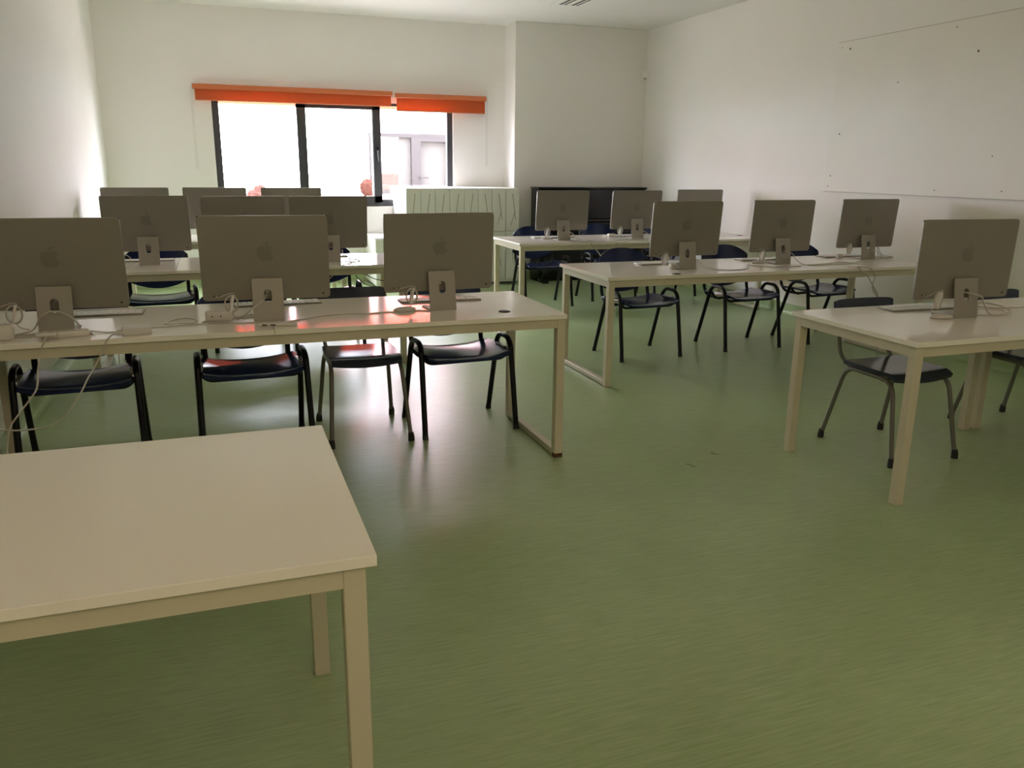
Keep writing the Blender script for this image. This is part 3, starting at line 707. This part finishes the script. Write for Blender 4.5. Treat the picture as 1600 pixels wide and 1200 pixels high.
bm = new(); box(bm, -0.055, 0.055, -0.045, 0.045, 0, 0.028, 0.006, 3); obj('housing', bm, M_white, t, True)
bm = new(); box(bm, -0.085, -0.05, -0.05, -0.03, 0.008, 0.022, 0.003, 2); obj('plug', bm, M_white, t, True)

# cords
g = 'white cords on the front left bench'
cable([(-0.79, 3.66, DT), (-0.72, 3.675, DT+.004), (-0.66, 3.66, DT), (-0.60, 3.665, DT+.012), (-0.50, 3.655, DT+.004), (-0.44, 3.64, DT), (-0.385, 3.62, DT+.012)], 'white cord running from the leftmost front computer to the square adapter', group=g)
cable([(-0.78, 3.63, DT+.01), (-0.73, 3.72, DT+.01), (-0.69, 3.685, 0.79), (-0.645, 3.675, 0.815), (-0.59, 3.665, 0.80), (-0.555, 3.655, 0.765), (-0.54, 3.65, DT+.012), (-0.50, 3.62, DT)], 'thick white cord arching over the stand of the leftmost front computer', r=0.0035, group=g, of='A')
cable([(-0.78, 3.64, DT), (-0.73, 3.62, DT), (-0.67, 3.66, DT+.004), (-0.62, 3.68, DT), (-0.66, 3.69, DT), (-0.74, 3.69, DT), (-0.77, 3.67, DT+.004), (-0.70, 3.64, DT+.006)], 'tangle of white cord at the foot of the leftmost front computer', group=g)
cable([(-0.284, 3.62, DT+.012), (-0.216, 3.700, DT), (-0.128, 3.722, DT), (-0.023, 3.722, DT), (0.10, 3.70, DT), (0.273, 3.69, DT), (0.42, 3.77, DT), (0.539, 3.797, DT), (0.66, 3.785, DT), (0.74, 3.80, DT), (0.80, 3.775, DT), (0.88, 3.80, DT), (0.938, 3.77, DT)], 'long thin cord along the front left bench between the computers', r=0.0028, group=g)
cable([(-0.22, 3.72, DT+.004), (-0.227, 3.80, DT), (-0.20, 3.87, DT), (-0.15, 3.885, DT), (-0.108, 3.81, DT), (-0.13, 3.755, DT), (-0.18, 3.745, DT+.004), (-0.24, 3.725, DT+.006)], 'loop of white cord on the bench between the leftmost and middle front computers', group=g)
cable([(0.19, 3.77, 0.835), (0.17, 3.74, 0.81), (0.12, 3.72, 0.78), (0.085, 3.735, DT+.02), (0.06, 3.80, DT), (0.09, 3.84, DT), (0.13, 3.85, DT)], 'thick white cord from the stand hole of the middle front computer', r=0.0035, group=g, of='B')
cable([(0.06, 3.83, DT+.004), (0.0, 3.72, DT+.002), (-0.06, 3.735, DT+.004), (-0.085, 3.765, DT), (-0.05, 3.745, DT+.01), (0.03, 3.76, DT+.01), (0.09, 3.83, DT+.01), (0.13, 3.90, DT)], 'white cord looping round the two-hole socket block', r=0.003, group=g)
# hanging cords at the left
cable([(-0.645, 3.56, DT+.03), (-0.650, 3.50, 0.735), (-0.665, 3.488, 0.70), (-0.677, 3.45, 0.636), (-0.680, 3.40, 0.574), (-0.700, 3.38, 0.540), (-0.74, 3.36, 0.49), (-0.775, 3.34, 0.44), (-0.79, 3.32, 0.36), (-0.80, 3.3, 0.22), (-0.81, 3.3, 0.02)], 'white cord hanging off the bench edge, left of two', r=0.0035, group='cords hanging from the front left bench')
cable([(-0.41, 3.565, DT+.012), (-0.43, 3.50, 0.728), (-0.445, 3.488, 0.70), (-0.469, 3.47, 0.650), (-0.511, 3.45, 0.586), (-0.545, 3.42, 0.525), (-0.60, 3.40, 0.452), (-0.66, 3.40, 0.418), (-0.75, 3.40, 0.410), (-0.84, 3.40, 0.425), (-0.95, 3.42, 0.47)], 'white cord hanging off the bench edge, right of two', r=0.0035, group='cords hanging from the front left bench')
# nearest right computer
g = 'white cords on the right desks'
cable([(3.335, 2.93, 0.84), (3.37, 2.86, 0.83), (3.42, 2.88, 0.79), (3.48, 2.89, DT+.01), (3.54, 2.882, DT), (3.64, 2.915, DT), (3.73, 2.99, DT), (3.80, 3.10, DT), (3.80, 3.20, DT), (3.72, 3.19, DT), (3.66, 3.12, DT), (3.72, 3.06, DT), (3.88, 3.035, DT), (4.1, 3.03, DT), (4.4, 3.05, DT)], 'thick white cord looped on the desk right of the nearest right computer', r=0.0038, group=g, of='J')
cable([(3.44, 2.95, DT), (3.50, 3.03, DT), (3.58, 3.04, DT+.004), (3.66, 2.98, DT+.006), (3.60, 2.90, DT+.004), (3.52, 2.885, DT+.004), (3.44, 2.92, DT)], 'small loop of white cord behind the stand of the nearest right computer', r=0.003, group=g)
# middle right bench
cable([(3.095, 4.92, 0.80), (3.13, 4.90, 0.77), (3.17, 4.87, DT+.01), (3.25, 4.80, DT), (3.33, 4.775, DT), (3.43, 4.80, DT), (3.52, 4.88, DT), (3.58, 4.99, DT+.004), (3.62, 4.93, DT), (3.68, 4.86, DT), (3.80, 4.83, DT), (3.87, 4.84, DT), (3.93, 4.84, DT)], 'thin cord sagging between the left-hand and middle computers of the middle right bench', r=0.0028, group=g, of='K')
cable([(3.91, 5.00, 0.81), (3.95, 4.97, 0.80), (3.99, 4.96, 0.75), (4.03, 4.93, DT), (4.10, 4.90, DT), (4.20, 4.92, DT), (4.32, 4.96, DT), (4.42, 4.94, DT), (4.46, 4.86, DT), (4.42, 4.78, DT), (4.40, 4.70, DT)], 'white cord running right from the middle computer of the middle right bench', r=0.003, group=g, of='L')
cable([(4.03, 4.89, DT), (4.12, 4.85, DT), (4.25, 4.87, DT), (4.35, 4.86, DT), (4.45, 4.90, DT), (4.56, 4.98, DT), (4.68, 5.03, DT)], 'white cord lying in front of the right-hand computer of the middle right bench', r=0.003, group=g)
cable([(4.25, 4.72, DT), (4.262, 4.635, DT+.002), (4.275, 4.62, 0.71), (4.315, 4.60, 0.677), (4.372, 4.60, 0.607), (4.43, 4.60, 0.531), (4.47, 4.60, 0.42), (4.49, 4.60, 0.2), (4.50, 4.6, 0.02)], 'cord hanging off the middle right bench, left of two', r=0.004, group='cords hanging from the middle right bench')
cable([(4.33, 4.72, DT), (4.355, 4.635, DT+.002), (4.367, 4.62, 0.715), (4.378, 4.60, 0.68), (4.380, 4.60, 0.639), (4.372, 4.60, 0.600), (4.39, 4.60, 0.56), (4.43, 4.585, 0.51)], 'cord hanging off the middle right bench, right of two', r=0.004, group='cords hanging from the middle right bench')
pts = [(4.79, 5.12, 0.79), (4.86, 5.10, 0.78), (4.875, 5.12, DT)]
for i in range(30):
    a = i*0.55; rr = 0.055+0.02*math.sin(i*1.3)
    pts.append((4.90+0.012*i/10*1.0+rr*0.9*math.cos(a), 5.09+rr*0.9*math.sin(a), DT+0.0008*i))
pts += [(4.92, 5.16, 0.80), (4.885, 5.14, 0.812), (4.87, 5.10, 0.77), (4.88, 5.06, DT+.03)]
cable(pts, 'tangled bundle of white cord by the right-hand computer of the middle right bench', name='cord_bundle', r=0.003, group=g, sm=4, of='M')
# farthest right bench
g = 'white cords on the farthest right bench'
cable([(3.12, 7.22, 0.80), (3.17, 7.20, 0.79), (3.22, 7.2, 0.75), (3.27, 7.18, DT), (3.34, 7.10, DT), (3.28, 7.00, DT), (3.245, 6.915, DT), (3.25, 6.905, 0.70), (3.287, 6.88, 0.655), (3.325, 6.86, 0.595), (3.335, 6.86, 0.50), (3.34, 6.86, 0.3), (3.35, 6.86, 0.02)], 'white cord hanging off the farthest right bench near its left-hand computer', r=0.005, group=g, of='N')
cable([(3.90, 7.23, 0.80), (3.95, 7.21, 0.79), (4.02, 7.2, 0.75), (4.06, 7.18, DT), (3.90, 7.08, DT), (3.65, 7.06, DT), (3.50, 6.98, DT), (3.497, 6.915, DT), (3.498, 6.903, 0.70), (3.503, 6.90, 0.6), (3.51, 6.90, 0.3), (3.52, 6.9, 0.02)], 'white cord hanging off the farthest right bench near its middle computer', r=0.004, group=g, of='O')
# second left bench
g = 'cords at the second left bench'
cable([(0.85, 6.02, 0.80), (0.87, 6.1, 0.75), (0.91, 6.12, DT), (0.955, 6.04, DT), (0.96, 5.93, DT), (0.90, 5.90, DT), (0.86, 5.95, DT), (0.92, 6.02, DT+.004), (0.88, 5.82, DT), (0.80, 5.705, DT), (0.795, 5.68, 0.71), (0.75, 5.66, 0.685), (0.70, 5.66, 0.64), (0.62, 5.66, 0.62)], 'white cord looped beside the right-hand computer of the second left bench', r=0.003, group=g, of='F')
cable([(0.90, 5.80, 0.655), (0.92, 5.80, 0.62), (0.98, 5.81, 0.57), (1.08, 5.82, 0.545), (1.20, 5.76, 0.54)], 'dark thin cord sagging under the second left bench, lower of two', r=0.003, m=M_blackst, group=g)
cable([(0.95, 5.85, 0.655), (0.99, 5.85, 0.635), (1.06, 5.84, 0.60), (1.20, 5.76, 0.58)], 'dark thin cord sagging under the second left bench, upper of two', r=0.003, m=M_blackst, group=g)
cable([(-0.62, 6.06, DT), (-0.60, 5.98, DT), (-0.56, 5.90, DT), (-0.62, 5.86, DT), (-0.68, 5.92, DT), (-0.64, 6.04, 0.76), (-0.58, 6.0, 0.80), (-0.54, 5.95, 0.77), (-0.56, 5.86, DT), (-0.62, 5.82, DT), (-0.64, 5.705, DT), (-0.642, 5.69, 0.70), (-0.64, 5.67, 0.55), (-0.645, 5.67, 0.40), (-0.65, 5.67, 0.02)], 'looped white cord beside the leftmost computer of the second left bench', r=0.003, group=g, of='D')

# ------------------------------------------------------------------ chairs
def shell(bm, fn, nu, nv, thick):
    """two-sided grid surface: fn(u,v)->(point, normal)"""
    top = [[None]*(nv+1) for _ in range(nu+1)]; bot = [[None]*(nv+1) for _ in range(nu+1)]
    P = [[Vector(fn(i/nu, j/nv)) for j in range(nv+1)] for i in range(nu+1)]
    for i in range(nu+1):
        for j in range(nv+1):
            du = P[min(i+1, nu)][j]-P[max(i-1, 0)][j]; dv = P[i][min(j+1, nv)]-P[i][max(j-1, 0)]
            n = du.cross(dv).normalized()
            top[i][j] = bm.verts.new(P[i][j]); bot[i][j] = bm.verts.new(P[i][j]-n*thick)
    for i in range(nu):
        for j in range(nv):
            bm.faces.new((top[i][j], top[i+1][j], top[i+1][j+1], top[i][j+1])); bm.faces.new((bot[i][j], bot[i][j+1], bot[i+1][j+1], bot[i+1][j]))
    for i in range(nu):
        bm.faces.new((top[i][0], bot[i][0], bot[i+1][0], top[i+1][0])); bm.faces.new((top[i][nv], top[i+1][nv], bot[i+1][nv], bot[i][nv]))
    for j in range(nv):
        bm.faces.new((top[0][j], top[0][j+1], bot[0][j+1], bot[0][j])); bm.faces.new((top[nu][j], bot[nu][j], bot[nu][j+1], top[nu][j+1]))
    return bm
def sellip(u, v, hx, hy, e):
    # square grid [-1,1]^2 mapped to a rounded shape
    a, b_ = 2*u-1, 2*v-1
    x = a*math.sqrt(max(0, 1-e*b_*b_/2)); y = b_*math.sqrt(max(0, 1-e*a*a/2))
    return x*hx, y*hy
def visitor_proto():
    t = thing('stacking_chair', 'x', 'chair')
    def seat(u, v):
        x, y = sellip(u, v, 0.238, 0.192, 0.16)
        y -= 0.008
        k = abs(x)/0.238
        f = (0.19-y)/0.39                      # 0 at the rear, 1 at the front
        z = 0.408+0.045*k**2.0*(0.65+0.35*f)
        z += 0.012*f*f*math.cos(math.pi*k)     # gentle wave in the front edge
        if y < -0.15: z -= (y+0.15)**2*4.5
        if y > 0.15: z += (y-0.15)**2*3.0
        return (x, y, z)
    bm = new(); shell(bm, seat, 20, 20, 0.014); obj('seat', bm, M_navy, t, True)
    def back(u, v):
        a, b_ = 2*u-1, 2*v-1
        x = a*0.236*(1-0.05*(b_+1)/2)
        top = 0.783-0.075*abs(a)**2.8; bot = 0.448+0.075*abs(a)**2.0
        z = bot+(top-bot)*v
        y = 0.225+0.05*(1-a*a)+0.05*(z-0.5)/0.28
        return (x, y, z)
    bm = new(); shell(bm, back, 20, 10, -0.010); obj('backrest', bm, M_navy, t, True)
    for s in (-1, 1):
        bm = new()
        arch = rounded([(s*0.259, -0.208, 0.010), (s*0.252, -0.135, 0.460), (s*0.250, -0.095, 0.494), (s*0.250, 0.015, 0.494), (s*0.251, 0.062, 0.455), (s*0.257, 0.212, 0.010)], 0.035, 6)
        tube(bm, arch, 0.0132, 12, 1.15); obj('side_frame', bm, M_blackst, t, True)
        for (fx, fy) in ((s*0.259, -0.2085), (s*0.257, 0.2125)):
            k = -1 if fy < 0 else 1
            bm = new(); tube(bm, [(fx, fy, 0), (fx, fy-k*0.003, 0.018), (fx-s*0.0005, fy-k*0.007, 0.032)], [0.0165, 0.016, 0.0145], 12); obj('foot_cap', bm, M_rubber, t, True)
        bm = new(); tube(bm, rounded([(s*0.19, 0.02, 0.388), (s*0.20, 0.165, 0.388), (s*0.208, 0.212, 0.44), (s*0.208, 0.252, 0.70)], 0.045, 6), 0.0105, 10, 1.3); obj('back_upright', bm, M_blackst, t, True)
        bm = new(); box(bm, s*0.236-0.016, s*0.236+0.010, -0.10, 0.02, 0.440, 0.447, 0.002); obj('seat_bracket', bm, M_chrome, t)
    for y, z in ((-0.125, 0.386), (0.045, 0.386)):
        bm = new(); tube(bm, rounded([(-0.250, y, z+0.045), (-0.21, y, z), (0.21, y, z), (0.250, y, z+0.045)], 0.03, 4), 0.010, 10); obj('crossbar', bm, M_blackst, t, True)
    return t
def school_proto():
    t = thing('school_chair', 'x', 'chair')
    def seat(u, v):
        x, y = sellip(u, v, 0.19, 0.19, 0.22)
        z = 0.445
        if y < -0.12: z -= (y+0.12)**2*5.5
        z -= 0.006*math.cos(math.pi*x/0.38)
        return (x, y-0.01, z)
    bm = new(); shell(bm, seat, 14, 14, 0.020); obj('seat', bm, M_navy2, t, True)
    def back(u, v):
        a, b_ = 2*u-1, 2*v-1
        r = 0.25
        x = a*0.195; k = 1-max(0, abs(a)-0.8)**2*3.2
        z = 0.675+b_*0.065*k
        return (x, 0.262+0.028*(1-a*a)+0.01*b_, z)
    bm = new(); shell(bm, back, 18, 6, -0.012); obj('backrest', bm, M_navy2, t, True)
    for s in (-1, 1):
        bm = new()
        tube(bm, rounded([(s*0.205, -0.245, 0.02), (s*0.178, -0.165, 0.408), (s*0.172, 0.155, 0.412), (s*0.205, 0.245, 0.02)], 0.075, 8), 0.0115, 12); obj('side_frame', bm, M_greyst, t, True)
        for fy in (-0.247, 0.247):
            bm = new(); tube(bm, [(s*0.206, fy, 0), (s*0.206, fy*0.995, 0.022), (s*0.2045, fy*0.985, 0.045)], [0.017, 0.017, 0.014], 12); obj('foot_cap', bm, M_rubber, t, True)
        bm = new(); tube(bm, rounded([(s*0.155, -0.02, 0.413), (s*0.155, 0.16, 0.415), (s*0.160, 0.222, 0.46), (s*0.165, 0.262, 0.66)], 0.06, 7), 0.0105, 12); obj('back_upright', bm, M_greyst, t, True)
    for y in (-0.09, 0.14):
        bm = new(); tube(bm, [(-0.172, y, 0.398), (0.172, y, 0.398)], 0.0085, 10); obj('crossbar', bm, M_greyst, t, True)
    return t
VP, SP = visitor_proto(), school_proto()
used = {'v': False, 's': False}
def chair(kind, x, y, rz, label, group):
    pr = VP if kind == 'v' else SP
    t = pr if not used[kind] else copy_tree(pr)
    used[kind] = True
    t.location = (x, y, 0); t.rotation_euler = (0, 0, math.radians(rz)); t['label'] = label; t['group'] = group
gv, gs = 'navy stacking chairs with black legs', 'navy school chairs with grey tube legs'
chair('v', -0.655, 4.175, 2.5, 'navy plastic chair with black legs at the left photo edge under the front bench', gv)
chair('v', 0.115, 4.19, 2.5, 'navy plastic chair with black legs tucked behind the middle front computer', gv)
chair('v', 1.205, 4.22, 3.0, 'navy plastic chair with black legs at the aisle end of the front left bench', gv)
chair('s', 0.675, 4.25, 0.5, 'navy flat-seat chair with grey legs between two black-legged ones at front left', gs)
chair('v', -0.43, 6.62, 3.0, 'navy plastic chair behind the leftmost computer of the second left bench', gv)
chair('v', 0.20, 6.66, 0.0, 'navy plastic chair behind the middle computer of the second left bench', gv)
chair('v', 0.79, 6.56, -2.0, 'navy plastic chair at the right end of the second left bench', gv)
chair('v', 3.003, 5.50, 4.2, 'navy plastic chair behind the left-hand computer of the middle right bench', gv)
chair('v', 3.957, 5.56, 1.5, 'navy plastic chair behind the middle computer of the middle right bench', gv)
chair('v', 4.76, 5.615, 6.0, 'navy plastic chair behind the right-hand computer of the middle right bench', gv)
chair('v', 3.145, 7.87, 2.0, 'blue plastic chair at the left end of the farthest right bench', gv)
chair('v', 4.00, 8.10, 1.0, 'blue plastic chair behind the middle of the farthest right bench', gv)
chair('v', 4.76, 8.12, 1.0, 'blue plastic chair at the wall end of the farthest right bench', gv)
chair('s', 3.205, 3.145, 1.0, 'navy flat-seat chair with worn grey legs under the nearest right desk', gs)
chair('s', 4.172, 3.19, 1.0, 'navy flat-seat chair with grey legs cut by the right photo edge', gs)
